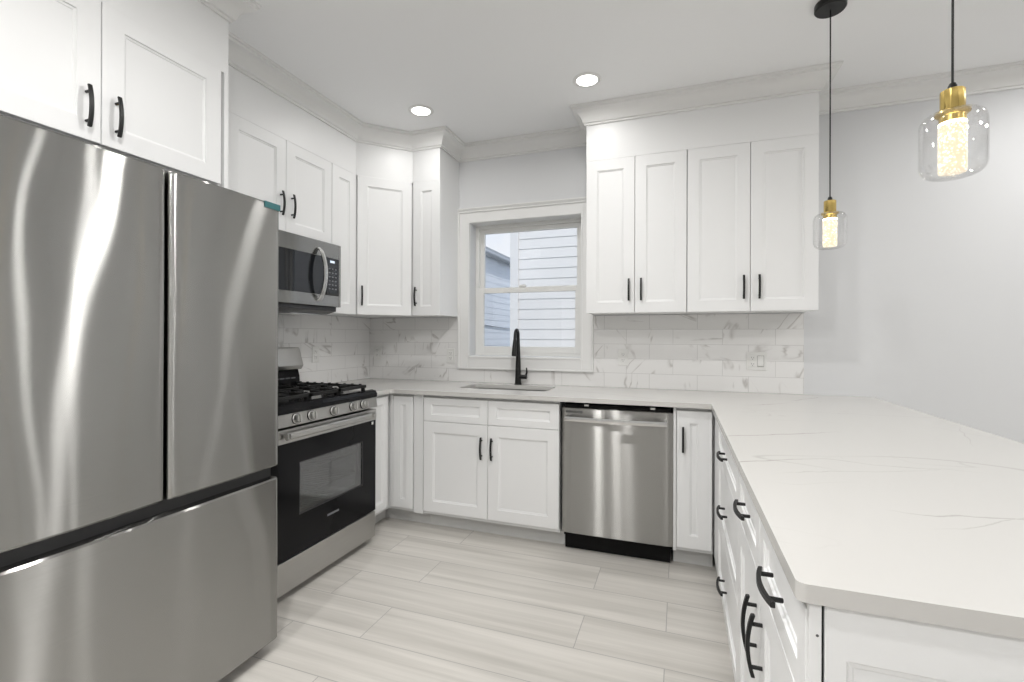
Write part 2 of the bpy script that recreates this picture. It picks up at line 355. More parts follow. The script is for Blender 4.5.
def pull(cx, cz, yf, vert=True, L=.139, out=.030):
    """arched black pull in front of plane y=yf"""
    bm = B(); n = 12; rings = []
    for i in range(n+1):
        s = (i/n-.5)*L; o = out-.011*(2*s/L)**2
        w = .0058; h = .0042
        y = yf-o
        for_pts = [(-w, -h), (w, -h), (w, h), (-w, h)]
        rg = []
        for a, b in for_pts:
            rg.append(bm.verts.new((cx+a, y+b, cz+s) if vert else (cx+s, y+b, cz+a)))
        rings.append(rg)
    for a, b in zip(rings, rings[1:]):
        for i in range(4): bm.faces.new((a[i], a[(i+1) % 4], b[(i+1) % 4], b[i]))
    bm.faces.new(rings[0][::-1]); bm.faces.new(rings[-1])
    for s in (-.048, .048):
        p = (cx, cz+s) if vert else (cx+s, cz)
        tube(bm, [(p[0], yf+.001, p[1]), (p[0], yf-out+.006, p[1])], .0045, 10)
    return bm
def door(parent, x0, x1, z0, z1, yf, handle=None, mx=None, name='door', fw=.068, fh=None):
    g = .0015
    bm = shaker(x0+g, x1-g, z0+g, z1-g, yf, fw=fw, fh=fh)
    if mx: xf(bm, mx)
    d = obj(name, bm, 'cab', parent)
    if handle:
        hx, hz, v = handle
        hb = pull(hx, hz, yf, v)
        if mx: xf(hb, mx)
        h = obj('handle', hb, 'black', d, smooth=True, bevel=.0012, seg=1)
    return d

# ------------------------------------------------------------------ setting
RX, RY, H = 6.6, -6.5, 2.74
struct('floor', bx(0, RX, RY, 0, -.05, 0), 'floor')
struct('ceiling', bx(0, RX, RY, 0, H, H+.05), 'ceil')
struct('wall_left', bx(-.16, 0, RY, .16, 0, H), 'wall')
struct('wall_right', bx(RX, RX+.16, RY, .16, 0, H), 'wall')
struct('wall_front', bx(-.16, RX+.16, RY-.16, RY, 0, H), 'wall')
WX0, WX1, WZ0, WZ1 = .930, 1.806, 1.120, 2.150
bm = B()
box(bm, 0, WX0, 0, .18, 0, H); box(bm, WX1, RX, 0, .18, 0, H); box(bm, WX0, WX1, 0, .18, 0, WZ0); box(bm, WX0, WX1, 0, .18, WZ1, H)
struct('wall_back', bm, 'wall')

# crown moulding swept along the wall and soffit line
UT, SB = 2.400, 2.632
FX, FY0, FY1 = .617, -2.775, -1.835
path = [(0, RY), (0, FY0), (FX-.005, FY0), (FX-.005, FY1), (.320, FY1), (.320, -.597), (.604, -.316), (.835, -.316), (.835, 0), (1.895, 0), (1.895, -.316), (3.195, -.316), (3.195, 0), (RX, 0), (RX, RY)]
prof = [(0, -.108), (.010, -.108), (.012, -.098), (.020, -.094), (.023, -.084), (.030, -.066), (.043, -.047), (.060, -.033), (.076, -.026), (.079, -.016), (.088, -.013), (.090, 0), (0, 0)]
def sweep(path, prof, z):
    bm = B(); rings = []
    P = [Vector(p) for p in path]
    for i, p in enumerate(P):
        d0 = (P[i]-P[i-1]).normalized() if i else (P[1]-P[0]).normalized()
        d1 = (P[i+1]-P[i]).normalized() if i < len(P)-1 else d0
        n0 = Vector((d0.y, -d0.x)); n1 = Vector((d1.y, -d1.x))
        m = (n0+n1); m = m/m.length; k = 1/max(.3, m.dot(n0))
        rings.append([bm.verts.new((p.x+m.x*k*o, p.y+m.y*k*o, z+h)) for o, h in prof])
    n = len(prof)
    for a, b in zip(rings, rings[1:]):
        for i in range(n): bm.faces.new((a[i], a[(i+1) % n], b[(i+1) % n], b[i]))
    bm.faces.new(rings[0]); bm.faces.new(rings[-1][::-1])
    return bm
struct('trim_1', sweep(path, prof, H-.0005), 'trim', smooth=True)
e = .004
struct('trim_2', prism(B(), [(0, FY0), (FX-.005, FY0), (FX-.005, FY1), (.320, FY1), (.320, -.597), (.604, -.316), (.835-e, -.316), (.835-e, -.001), (.001, -.001)], UT+.0003, H-.0006), 'cab')
struct('trim_3', prism(B(), [(1.895, -.001), (1.895, -.316), (3.195, -.316), (3.195, -.001)], UT+.0003, H-.0006), 'cab')

# window
win = bpy.data.objects.new('window_1', None); COL.objects.link(win); win['kind'] = 'structure'
def frame(bm, x0, x1, z0, z1, w, y0, y1, wb=None):
    wb = wb or w
    box(bm, x0, x0+w, y0, y1, z0, z1); box(bm, x1-w, x1, y0, y1, z0, z1)
    box(bm, x0+w, x1-w, y0, y1, z0, z0+wb); box(bm, x0+w, x1-w, y0, y1, z1-w, z1)
    return bm
cas = B()
for (x0, x1, z0, z1, w, y) in ((.833, 1.8925, 1.016, 2.238, .012, -.028), (.843, 1.8835, 1.028, 2.228, .074, -.018), (.915, 1.813, 1.102, 2.158, .012, -.022)):
    frame(cas, x0, x1, z0, z1, w, y, -.0005)
obj('casing', cas, 'trim', win, bevel=.002)
hd = B(); prism_x(hd, [(-.0005, 2.238), (-.030, 2.238), (-.040, 2.252), (-.040, 2.258), (-.0005, 2.258)], .829, 1.8935)
obj('head_moulding', hd, 'trim', win, bevel=.001)
obj('jamb_liner', frame(B(), .915, 1.813, 1.102, 2.158, .013, -.004, .15), 'trim', win, bevel=.001)
obj('window_frame', frame(B(), WX0, WX1, WZ0+.0, WZ1, .030, .100, .165), 'vinyl', win, bevel=.002)
us = obj('upper_sash', frame(B(), .958, 1.778, 1.612, 2.122, .036, .128, .155), 'vinyl', win, bevel=.002)
obj('pane', bx(.990, 1.746, .139, .143, 1.644, 2.090), 'pane', us)
ls = obj('lower_sash', frame(B(), .958, 1.778, 1.140, 1.650, .042, .098, .126, wb=.05), 'vinyl', win, bevel=.002)
obj('pane', bx(.996, 1.740, .110, .114, 1.186, 1.612), 'pane', ls)
obj('sash_lock', bx(1.30, 1.35, .090, .126, 1.650, 1.668), 'vinyl', ls, bevel=.003)

# outside
nh = thing('neighbour_house', 'white vinyl sided house wall with corner post outside the kitchen window', 'house', (.44, 2.3, -.6))
sd = B(); cz = 0.0; crs = .126; off0 = .073
while cz < 5.4:
    z = cz+off0-crs; prism_x(sd, [(.012, z), (-.010, z), (-.002, z+crs), (.012, z+crs)], .10, 6.0); cz += crs
obj('siding', sd, 'siding', nh)
obj('corner_post', bx(0, .108, -.026, .09, -.08, 5.4), 'siding', nh, bevel=.004)
sw = B(); box(sw, .02, 6.0, .013, 6.0, -.08, 5.4); obj('house_wall', sw, 'siding', nh)
bk = thing('side_building', 'pale blue building with grey eave gutter beyond the corner of the white sided house', 'building', (-1.5, 3.2, -.6))
ew = B(); nn = 26
for k in range(nn):
    z = k*.14; v = [(-.0, z), (.006, z), (.001, z+.14), (-.0, z+.14)]
    a = [ew.verts.new((x, 0, zz)) for x, zz in v]; b = [ew.verts.new((x, 11, zz)) for x, zz in v]
    ew.faces.new(a); ew.faces.new(b[::-1])
    for i in range(4): ew.faces.new((a[i], b[i], b[(i+1) % 4], a[(i+1) % 4]))
obj('wall_siding', ew, 'siding2', bk)
obj('building_wall', bx(-3, -.002, 0, 11, 0, 3.62), 'siding2', bk)
obj('roof', prism(B(), [(-3.1, -.1), (.10, -.1), (.10, 11.1), (-3.1, 11.1)], 3.66, 3.78), 'gutter', bk)
gt = B(); tube(gt, [(.10, -.1, 3.66), (.10, 11.1, 3.66)], .06, 10); obj('gutter', gt, 'gutter', bk, smooth=True)
for za, zb in ((1.62, 1.42), (.98, 1.0)):
    w = B(); tube(w, [(.016, .4, za+.6), (.020, 4.0, (za+zb)/2+.55), (.016, 8.0, zb+.6)], .010, 6)
    obj('service_cable', w, 'cable', bk)
tr = thing('small_tree', 'pale leafed treetop behind the roof of the blue building', 'tree', (-2.2, 15.2, -.6))
tb = B(); tube(tb, [(0, 0, 0), (.05, 0, 2.5), (0, .05, 4.2)], .05, 8, rad=[.09, .06, .02]); obj('trunk', tb, 'bark', tr, smooth=True)
lf = B()
for i in range(260):
    a = random.uniform(0, 2*PI); rr = random.uniform(.0, .5)**.8; c = Vector((rr*math.cos(a), rr*math.sin(a), 4.25+random.uniform(-.45, .42)))
    mt = Matrix.Translation(c) @ Euler((random.uniform(0, PI), random.uniform(0, PI), random.uniform(0, PI))).to_matrix().to_4x4()
    vs = [lf.verts.new(mt @ Vector(p)) for p in ((-.05, 0, 0), (0, .025, .008), (.05, 0, 0), (0, -.025, .008))]
    lf.faces.new(vs)
o = obj('foliage', lf, 'leaf', tr); o['kind'] = 'stuff'
tag(obj('yard', bx(-14, 12, .25, 26, -.75, -.6), 'ground'), 'yard ground outside beneath the neighbouring houses', 'ground'); bpy.data.objects['yard']['kind'] = 'structure'

# ------------------------------------------------------------------ backsplash
t = .008
bsb = B(); g = .0005
box(bsb, .008, .8325, -t, -g, .9145, 1.4165); box(bsb, .8325, 1.893, -t, -g, .9145, 1.0155); box(bsb, 1.893, 3.190, -t, -g, .9145, 1.4165)
tag(obj('tile_backsplash', bsb, 'tile_x'), 'marble look subway tile backsplash along the sink wall under the window', 'backsplash')
tag(obj('tile_backsplash', bx(g, t, -1.86, -.0005, .9145, 1.4165), 'tile_y'), 'marble look subway tile backsplash on the left wall behind the range', 'backsplash')

# ------------------------------------------------------------------ countertops
CT, CB = .914, .887
outer = [(.0085, -.0085), (.0085, -.890), (.655, -.890), (.655, -.700)]
# inner corner left
for k in range(7): a = PI-PI/2*k/6; outer.append((.655+.03+.03*math.cos(a), -.692+.03*math.sin(a)))
outer += [(2.626, -.662)]
r = .014
for k in range(9): a = PI+PI/2*k/8; outer.append((2.626+r+r*math.cos(a), -2.585+r+r*math.sin(a)))
for k in range(9): a = 1.5*PI+PI/2*k/8; outer.append((3.549-r+r*math.cos(a), -2.585+r+r*math.sin(a)))
outer += [(3.549, -.0008), (3.1915, -.0008), (3.1915, -.0085)]
SX0, SX1, SY0, SY1 = 1.030, 1.655, -.420, -.125
ct = slab(outer, [rect_arc(SX0, SX1, SY0, SY1, .03)], CB, CT)
tag(obj('countertop', ct, 'quartz', bevel=.0035), 'white veined quartz countertop running from the range past the sink onto the peninsula', 'countertop')
tag(obj('countertop', bx(.0085, .655, -1.833, -1.656, CB, CT), 'quartz', bevel=.003), 'short piece of quartz countertop between range and refrigerator', 'countertop')

# ------------------------------------------------------------------ base cabinets
DT, DM, DB = .868, .712, .122      # front top, drawer line, door bottom
def base_box(parent, w, depth=.610, toe=.535, top=CB-.001, x0=0):
    obj('cabinet_box', bx(x0+.0005, x0+w-.0005, -depth+.003, -.002, .100, top), 'cabbox', parent)
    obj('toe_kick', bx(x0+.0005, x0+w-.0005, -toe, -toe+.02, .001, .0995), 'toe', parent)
# corner base cabinet (easy reach: two doors at a right angle)
cc = thing('corner_base_cabinet', 'white corner base cabinet between range and sink cabinet, with a narrow handled door', 'cabinet', (0, 0, 0))
obj('cabinet_box', prism(B(), [(.002, -.002), (.002, -.889), (.609, -.889), (.609, -.609), (.883, -.609), (.883, -.002)], .100, CB-.001), 'cabbox', cc)
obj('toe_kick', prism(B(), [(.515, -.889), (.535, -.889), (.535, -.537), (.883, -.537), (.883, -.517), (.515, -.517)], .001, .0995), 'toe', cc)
ML = Matrix.Rotation(PI/2, 4, 'Z')
door(cc, -.889, -.655, DB, DT, -.630, (-.862, .735, True), mx=ML, fw=.05)
door(cc, .652, .806, DB, DT, -.630, fw=.056)
obj('filler_strip', bx(.632, .650, -.628, -.612, DB, DT), 'cab', cc)
obj('filler_strip', bx(.812, .881, -.628, -.610, .102, CB-.001), 'cabbox', cc)
# sink base
sb = thing('sink_base_cabinet', 'white sink base cabinet with two doors and two false drawer fronts', 'cabinet', (.884, 0, 0))
obj('cabinet_box', bx(.0005, .9125, -.609, -.46, .1, CB-.001), 'cabbox', sb)
bb = obj('back_section', bx(.0005, .9125, -.46, -.002, .1, .62), 'cabbox', sb)
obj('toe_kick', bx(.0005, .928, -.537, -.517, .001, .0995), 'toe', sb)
door(sb, 0, .4565, DM, DT, -.630, name='drawer_front', fw=.054, fh=.043); door(sb, .4565, .913, DM, DT, -.630, name='drawer_front', fw=.054, fh=.043)
door(sb, 0, .4565, DB, DM, -.630, (.4165, .567, True)); door(sb, .4565, .913, DB, DM, -.630, (.4865, .567, True))
# narrow cabinet right of dishwasher
nb = thing('narrow_base_cabinet', 'narrow white base cabinet with one tall door right of the dishwasher', 'cabinet', (2.436, 0, 0))
base_box(nb, .205, .609, .537)
door(nb, .016, .197, DB, DT, -.630, (.050, .712, True), fw=.068)
obj('filler_strip', bx(.0005, .0145, -.628, -.608, .102, CB-.001), 'cabbox', nb)
# peninsula cabinets: local x -> -Y
PF = .60
def pen(name, label, y0, w):
    t = thing(name, label, 'cabinet', (3.242, y0, 0), -PI/2)
    base_box(t, w, PF-.02, PF-.10); return t
pa = pen('peninsula_drawer_cabinet', 'white peninsula cabinet with three stacked drawers, nearest the back wall', -.878, .842)
fl = obj('filler_strip', bx(-.248, -.001, -PF+.002, -PF+.02, .102, CB-.001), 'cabbox', pa)
obj('toe_kick', bx(-.340, -.0005, -PF+.10, -PF+.12, .001, .0995), 'toe', pa)
for (a, b) in ((.712, .868), (.420, .712), (.122, .420)):
    door(pa, 0, .842, a, b, -PF, (.421, (a+b)/2, False), name='drawer', fw=.055, fh=.045)
pb = pen('peninsula_door_cabinet', 'white peninsula cabinet with two drawers over two doors, at the open end', -1.7205, .842)
for s in (0, 1):
    door(pb, .421*s, .421*(s+1), .712, .868, -PF, (.421*s+ .2105, .794, False), name='drawer', fw=.052, fh=.045)
    door(pb, .421*s, .421*(s+1), .122, .712, -PF, (.421+(.042 if s else -.042), .577, True))
ep = thing('peninsula_end_panel', 'white recessed end panel closing the open end of the peninsula', 'panel', (2.642, -2.563, 0))
obj('edge_strip', bx(.001, .0165, -.015, 0, .002, CB-.001), 'cab', ep, bevel=.001)
obj('shaker_panel', shaker(.0205, .600, .002, CB-.001, -.014, t=.014, fw=.026, rec=.004, fh=.075), 'cab', ep)
obj('shadow_gap', bx(.017, .020, -.006, 0, .002, CB-.001), 'dark', ep)
obj('screw_head', tube(B(), [(.011, -.0155, .84), (.011, -.0145, .84)], .002, 10), 'slot', ep)
bp_ = bx(.0, .018, 0, 2.561, .002, CB-.001)
tag(obj('peninsula_back_panel', bp_, 'cab', loc=(3.2435, -2.562, 0)), 'plain white back panel on the dining side of the peninsula', 'panel')
# hidden narrow unit between fridge and range
fb = thing('filler_base_cabinet', 'slim white base cabinet between the range and the refrigerator', 'cabinet', (0, -1.833, 0), PI/2)
base_box(fb, .176, .609, .537); door(fb, 0, .176, DB, DT, -.630, fw=.045)

# ------------------------------------------------------------------ sink + faucet
sk = thing('undermount_sink', 'stainless undermount sink basin set into the quartz under the window', 'sink', (0, 0, 0))
s = B(); top = rect_arc(SX0-.004, SX1+.004, SY0-.004, SY1+.004, .034); bot = rect_arc(SX0+.006, SX1-.006, SY0+.006, SY1-.006, .03); fl_ = rect_arc(SX0-.016, SX1+.016, SY0-.016, SY1+.016, .04)
r0 = [s.verts.new((x, y, CB-.0015)) for x, y in fl_]; r1 = [s.verts.new((x, y, CB-.0015)) for x, y in top]; r2 = [s.verts.new((x, y, .700)) for x, y in bot]; r3 = [s.verts.new((1.34+(x-1.34)*.94, -.28+(y+.28)*.9, .690)) for x, y in bot]
for a, b in ((r0, r1), (r1, r2), (r2, r3)):
    for i in range(len(a)): s.faces.new((a[i], a[(i+1) % len(a)], b[(i+1) % len(a)], b[i]))
s.faces.new(r3)
so = obj('basin', s, 'steel_l', sk, smooth=True); md = so.modifiers.new('solid', 'SOLIDIFY'); md.thickness = .0012
dr = lathe(B(), [(0, .694), (.042, .694), (.045, .6915), (.045, .6905)], 24, (1.34, -.25)); obj('drain', dr, 'chrome', sk, smooth=True)
fc = thing('kitchen_faucet', 'matte black pull down faucet standing behind the sink', 'faucet', (1.346, -.062, CT))
fbm = lathe(B(), [(0, 0), (.027, 0), (.027, .006), (.0235, .010), (.021, .06), (.0195, .13), (.015, .25), (.0125, .33)], 24); obj('body', fbm, 'black', fc, smooth=True)
pts = [(0, 0, .325)]+[(0, -.034+.034*math.cos(a), .358+.043*math.sin(a)) for a in [PI*k/12 for k in range(0, 12)]]
pts += [(0, -.071, .350), (0, -.075, .32)]
obj('spout', tube(B(), pts, .0115, 14), 'black', fc, smooth=True)
sp_ = tube(B(), [(0, -.073, .325), (0, -.080, .28), (0, -.086, .23), (0, -.088, .212)], .016, 16, rad=[.0135, .0165, .019, .0185]); obj('spray_head', sp_, 'black', fc, smooth=True)
hp = tube(B(), [(.012, 0, .058), (.066, 0, .058)], .016, 16); lever = tube(hp, [(.056, 0, .062), (.068, -.002, .09), (.066, -.004, .125)], .006, 10, rad=[.009, .006, .005]); obj('lever_handle', lever, 'black', fc, smooth=True)

# ------------------------------------------------------------------ dishwasher
dw = thing('dishwasher', 'stainless steel dishwasher with a bar handle between sink cabinet and narrow cabinet', 'dishwasher', (1.8155, 0, 0))
obj('body', bx(.002, .617, -.585, -.02, .085, .868), 'dark', dw)
dd = B(); n = 14; z0, z1 = .113, .850
vs = []
for j, z in enumerate((z0, z0+.004, z1-.004, z1)):
    row = []
    for i in range(n+1):
        u = i/n; x = .0+.619*u; y = -.630+.004*(2*u-1)**2+(.004 if j in (0, 3) else 0)
        if i in (0, n): y += .003
        row.append(dd.verts.new((x, y, z)))
    vs.append(row)
back = [[dd.verts.new((.0+.619*i/n, -.592, z)) for i in range(n+1)] for z in (z0, z1)]
for a, b in ((vs[0], vs[1]), (vs[1], vs[2]), (vs[2], vs[3]), (vs[3], back[1]), (back[1], back[0]), (back[0], vs[0])):
    for i in range(n): dd.faces.new((a[i], a[i+1], b[i+1], b[i]))
for i in (0, n): dd.faces.new((vs[0][i], vs[1][i], vs[2][i], vs[3][i], back[1][i], back[0][i]))
ddo = obj('door', dd, 'steel', dw, smooth=True)
hb = B(); rings = []
for i in range(17):
    u = i/16; x = .022+.567*u; y = -.664-.016*math.sin(PI*u); hh = .0125
    rings.append([hb.verts.new((x, y+a, .792+b)) for a, b in ((-.008, -hh), (-.010, 0), (-.008, hh), (.004, hh), (.004, -hh))])
for a, b in zip(rings, rings[1:]):
    for i in range(5): hb.faces.new((a[i], a[(i+1) % 5], b[(i+1) % 5], b[i]))
hb.faces.new(rings[0]); hb.faces.new(rings[-1][::-1])
box(hb, .024, .050, -.664, -.625, .779, .805); box(hb, .561, .587, -.664, -.625, .779, .805)
obj('handle', hb, 'chrome', ddo, smooth=True)
obj('badge', bx(.022, .120, -.632, -.622, .822, .833), 'slot', ddo)
obj('control_strip', bx(.006, .606, -.618, -.585, .853, .868), 'dark', dw)
mb = B(); box(mb, .13, .155, -.624, -.60, .862, .872); obj('mounting_bracket', mb, 'chrome', dw)
obj('mounting_bracket', bx(.50, .525, -.624, -.60, .862, .872), 'chrome', dw)
obj('kick_plate', prism_x(B(), [(-.565, .002), (-.55, .002), (-.54, .112), (-.57, .112)], .006, .606), 'dark', dw)

# ------------------------------------------------------------------ upper cabinets
ZU = 1.417
def upper(name, label, loc, rz, w, doors, z0=ZU, depth=.319, handles='center', fillers=()):
    t = thing(name, label, 'cabinet', (*loc, 0), rz)
    obj('cabinet_box', bx(.0005, w-.0005, -depth+.021, -.001, z0+.004, UT), 'cab', t)
    for (a, b, h) in doors: door(t, a, b, z0, UT, -depth, h)
    return t
hz = .145
upper('wall_cabinet', 'narrower white wall cabinet with two doors right of the window', (1.895, 0), 0, .612, [(0, .306, (.272, 1.563, True)), (.306, .612, (.346, 1.563, True))])
upper('wall_cabinet', 'wider white wall cabinet with two doors at the right end, nearest the pendants', (2.5085, 0), 0, .6865, [(0, .3435, (.308, 1.558, True)), (.3435, .6865, (.389, 1.558, True))])
upper('wall_cabinet', 'slim white wall cabinet with one door left of the window', (.607, 0), 0, .228, [(0, .228, (.034, 1.558, True))])
# diagonal corner
dc = thing('corner_wall_cabinet', 'white diagonal corner wall cabinet with one tall angled door', 'cabinet', (0, 0, 0))
obj('cabinet_box', prism(B(), [(.001, -.001), (.001, -.5965), (.303, -.5965), (.5865, -.318+.020), (.6065, -.298), (.6065, -.001)], ZU+.004, UT), 'cab', dc)
A_, B_ = Vector((.325, -.597)), Vector((.605, -.319)); wd = (B_-A_).length; an = math.atan2(B_.y-A_.y, B_.x-A_.x)
MD = Matrix.Translation((A_.x, A_.y, 0)) @ Matrix.Rotation(an, 4, 'Z')
door(dc, .004, wd-.004, ZU, UT, -.003, (.036, 1.552, True), mx=MD)
upper('wall_cabinet', 'slim white wall cabinet between microwave and diagonal corner cabinet', (0, -.842), PI/2, .2445, [(0, .2445, None)], depth=.323)
mc = upper('microwave_wall_cabinet', 'short white two door wall cabinet above the microwave', (0, -1.606), PI/2, .762, [(0, .381, (.340, 2.022, True)), (.381, .762, (.421, 2.022, True))], z0=1.858, depth=.323)
obj('filler_panel', bx(-.227, -.001, -.323, -.003, ZU, UT), 'cab', mc)
fcab = thing('fridge_wall_cabinet', 'deep white two door cabinet above the refrigerator', 'cabinet', (0, FY0, 0), PI/2)
obj('cabinet_box', bx(.02, .918, -.595, -.002, 1.905, UT), 'cab', fcab)
obj('side_panel', bx(.920, .939, -.613, -.002, .002, UT), 'cab', fcab)
obj('side_panel', bx(.001, .019, -.613, -.002, .002, UT), 'cab', fcab)
door(fcab, .020, .4595, 1.912, UT, -FX, (.415, 2.022, True)); door(fcab, .4595, .905, 1.912, UT, -FX, (.503, 2.022, True))

# ------------------------------------------------------------------ refrigerator
FRX, FRY0, FRW = .950, -2.745, .870
fr = thing('refrigerator', 'large stainless french door refrigerator with a bottom freezer drawer', 'refrigerator', (0, FRY0, 0), PI/2)
obj('body', bx(.006, FRW-.006, -.868, -.03, .035, 1.775), 'graphite', fr, bevel=.004)
def fdoor(x0, x1, z0, z1, name, seed):
    bm = B(); nx, nz = 28, 22; rr = .014
    def Y(x, z):
        u = (x-x0)/(x1-x0); w = (z-z0)/(z1-z0)
        y = -FRX+.0045*(2*u-1)**2
        y += .0009*math.sin(1.9*PI*w+seed)*math.cos(2.0*PI*u+seed*.7)+.0003*math.sin(3.7*PI*w+seed*2)*math.sin(3*PI*u+seed)
        return y
    xs = [x0+rr+(x1-x0-2*rr)*i/nx for i in range(nx+1)]; zs = [z0+.006+(z1-z0-.012)*j/nz for j in range(nz+1)]
    xx = [x0]+[x0+rr*(1-math.cos(a)) for a in (PI/8, PI/4, 3*PI/8)]+xs+[x1-rr*(1-math.cos(a)) for a in (3*PI/8, PI/4, PI/8)]+[x1]
    zz = [z0]+zs+[z1]
    g = []
    for j, z in enumerate(zz):
        row = []
        for i, x in enumerate(xx):
            xm = min(max(x, xs[0]), xs[-1]); y = Y(xm, min(max(z, zs[0]), zs[-1]))
            d = max(xs[0]-x, x-xs[-1], 0); y += rr-math.sqrt(max(0, rr*rr-d*d))
            if j in (0, len(zz)-1): y += .005
            row.append(bm.verts.new((x, y, z)))
        g.append(row)
    for j in range(len(g)-1):
        for i in range(len(g[0])-1): bm.faces.new((g[j][i], g[j][i+1], g[j+1][i+1], g[j+1][i]))
    yb = -.875
    lo = g[0]; hi = g[-1]; lt = [r[0] for r in g]; rt = [r[-1] for r in g]
    c = [bm.verts.new(p) for p in ((x0, yb, z0), (x1, yb, z0), (x1, yb, z1), (x0, yb, z1))]
    bm.faces.new([c[0]]+lo+[c[1]]); bm.faces.new([c[3]]+hi+[c[2]]); bm.faces.new([c[0]]+lt+[c[3]]); bm.faces.new([c[1]]+rt+[c[2]]); bm.faces.new(c)
    return obj(name, bm, 'steel_door', fr, smooth=True)
sx = .427
fdoor(.0, sx-.0045, .745, 1.790, 'left_door', .6)
rd = fdoor(sx+.0045, FRW, .745, 1.790, 'right_door', 3.4)
fdoor(.0, FRW, .050, .697, 'freezer_drawer', 5.0)
obj('tape_strip', bx(FRW-.078, FRW-.004, -FRX-.0012, -FRX+.018, 1.767, 1.7905), 'teal', rd)
obj('handle_channel', bx(.004, FRW-.004, -.905, -.87, .690, .752), 'channel', fr)
obj('center_seal', bx(sx-.010, sx+.010, -.890, -.87, .745, 1.785), 'dark', fr)
obj('hinge_cover', bx(FRW-.12, FRW-.02, -.90, -.76, 1.776, 1.7995), 'graphite', fr, bevel=.004)
obj('hinge_cover', bx(.02, .12, -.90, -.76, 1.776, 1.7995), 'graphite', fr, bevel=.004)
obj('toe_grille', bx(.02, FRW-.02, -.84, -.80, .012, .05), 'dark', fr)
for x in (.05, FRW-.05): obj('foot', tube(B(), [(x, -.86, .001), (x, -.86, .04)], .024, 16), 'rubber', fr, smooth=True)

# ------------------------------------------------------------------ range
rg = thing('gas_range', 'stainless and black gas range with five knobs between refrigerator and corner cabinet', 'range', (0, -1.652, 0), PI/2)
RW = .760; RF = -.704
bd = B(); box(bd, .003, RW-.003, -.64, -.012, .04, .15); box(bd, .003, RW-.003, -.64, -.012, .70, .895); box(bd, .003, .06, -.64, -.012, .15, .70); box(bd, RW-.06, RW-.003, -.64, -.012, .15, .70); box(bd, .06, RW-.06, -.10, -.012, .15, .70)
obj('body', bd, 'graphite', rg)
cv = B(); box(cv, .062, .064, -.64, -.102, .152, .698); box(cv, RW-.064, RW-.062, -.64, -.102, .152, .698); box(cv, .064, RW-.064, -.64, -.102, .152, .155); box(cv, .064, RW-.064, -.64, -.102, .695, .698); box(cv, .064, RW-.064, -.108, -.102, .155, .695)
obj('oven_cavity', cv, 'cavity', rg)
for rz_ in (.30, .44, .56):
    rk = B()
    for i in range(22): x = .075+i*(RW-.15)/21; tube(rk, [(x, -.60, rz_), (x, -.12, rz_)], .0025, 6)
    for y in (-.60, -.36, -.12): tube(rk, [(.066, y, rz_-.004), (RW-.066, y, rz_-.004)], .0035, 6)
    obj('oven_rack', rk, 'chrome', rg, smooth=True)
# door
od = B(); wx0, wx1, wz0, wz1 = .137, .632, .385, .645
y0, y1 = RF, -.652
box(od, .004, wx0, y0, y1, .200, .752); box(od, wx1, RW-.004, y0, y1, .200, .752); box(od, wx0, wx1, y0, y1, .200, wz0); box(od, wx0, wx1, y0, y1, wz1, .752)
odo = obj('oven_door', od, 'enamel', rg)
obj('door_glass', bx(wx0, wx1, y0+.004, y0+.008, wz0, wz1), 'ovenglass', odo)
obj('window_frame', frame(B(), wx0, wx1, wz0, wz1, .005, y0-.0006, y0+.004), 'channel', odo)
obj('top_band', bx(.003, RW-.003, y0-.004, y1, .753, .820), 'steel_l', odo, bevel=.003)
hb = B()
prism_x(hb, [(-.762, .776), (-.768, .783), (-.768, .803), (-.762, .810), (-.750, .810), (-.746, .803), (-.746, .783), (-.750, .776)], .030, RW-.054)
xf(hb, Matrix.Translation((0, .028, -.003)))
box(hb, .036, .062, -.75, RF-.003, .782, .804); box(hb, RW-.086, RW-.060, -.75, RF-.003, .782, .804)
obj('handle', hb, 'steel_l', odo, bevel=.003)
obj('logo_strip', bx(.335, .425, y0-.0006, y0+.001, .307, .318), 'print', odo)
obj('sticker', bx(RW-.045, RW-.028, y0-.0006, y0+.001, .728, .745), 'outlet', odo)
obj('storage_drawer', bx(.003, RW-.003, RF+.002, -.645, .038, .192), 'steel_l', rg, bevel=.003)
obj('control_panel', prism_x(B(), [(-.645, .833), (RF-.010, .833), (RF-.002, .893), (-.645, .893)], .001, RW-.001), 'steel_l', rg, bevel=.002)
ctp = B(); prism_x(ctp, [(-.02, .894), (RF-.006, .894), (RF-.008, .915), (RF+.004, .932), (RF+.03, .938), (RF+.05, .926), (-.12, .926), (-.02, .93)], .0, RW)
obj('cooktop', ctp, 'enamel', rg, smooth=True)
for wy in (.108, .209, .371, .530, .626):
    k = B(); 
    K = Matrix.Translation((wy, RF-.006, .864)) @ Matrix.Rotation(PI/2-.13, 4, 'X')
    lathe(k, [(0, -.002), (.0245, -.002), (.0245, .004), (.020, .006), (.0185, .024), (.0165, .027), (0, .027)], 28)
    box(k, -.0045, .0045, -.018, .018, .024, .034)
    xf(k, K); kn = obj('knob', k, 'knob', rg, smooth=True)
    k2 = lathe(B(), [(.0215, -.003), (.027, -.003), (.027, .003), (.0215, .003), (.0215, -.003)], 28); xf(k2, K); obj('knob_ring', k2, 'dark', kn, smooth=True)
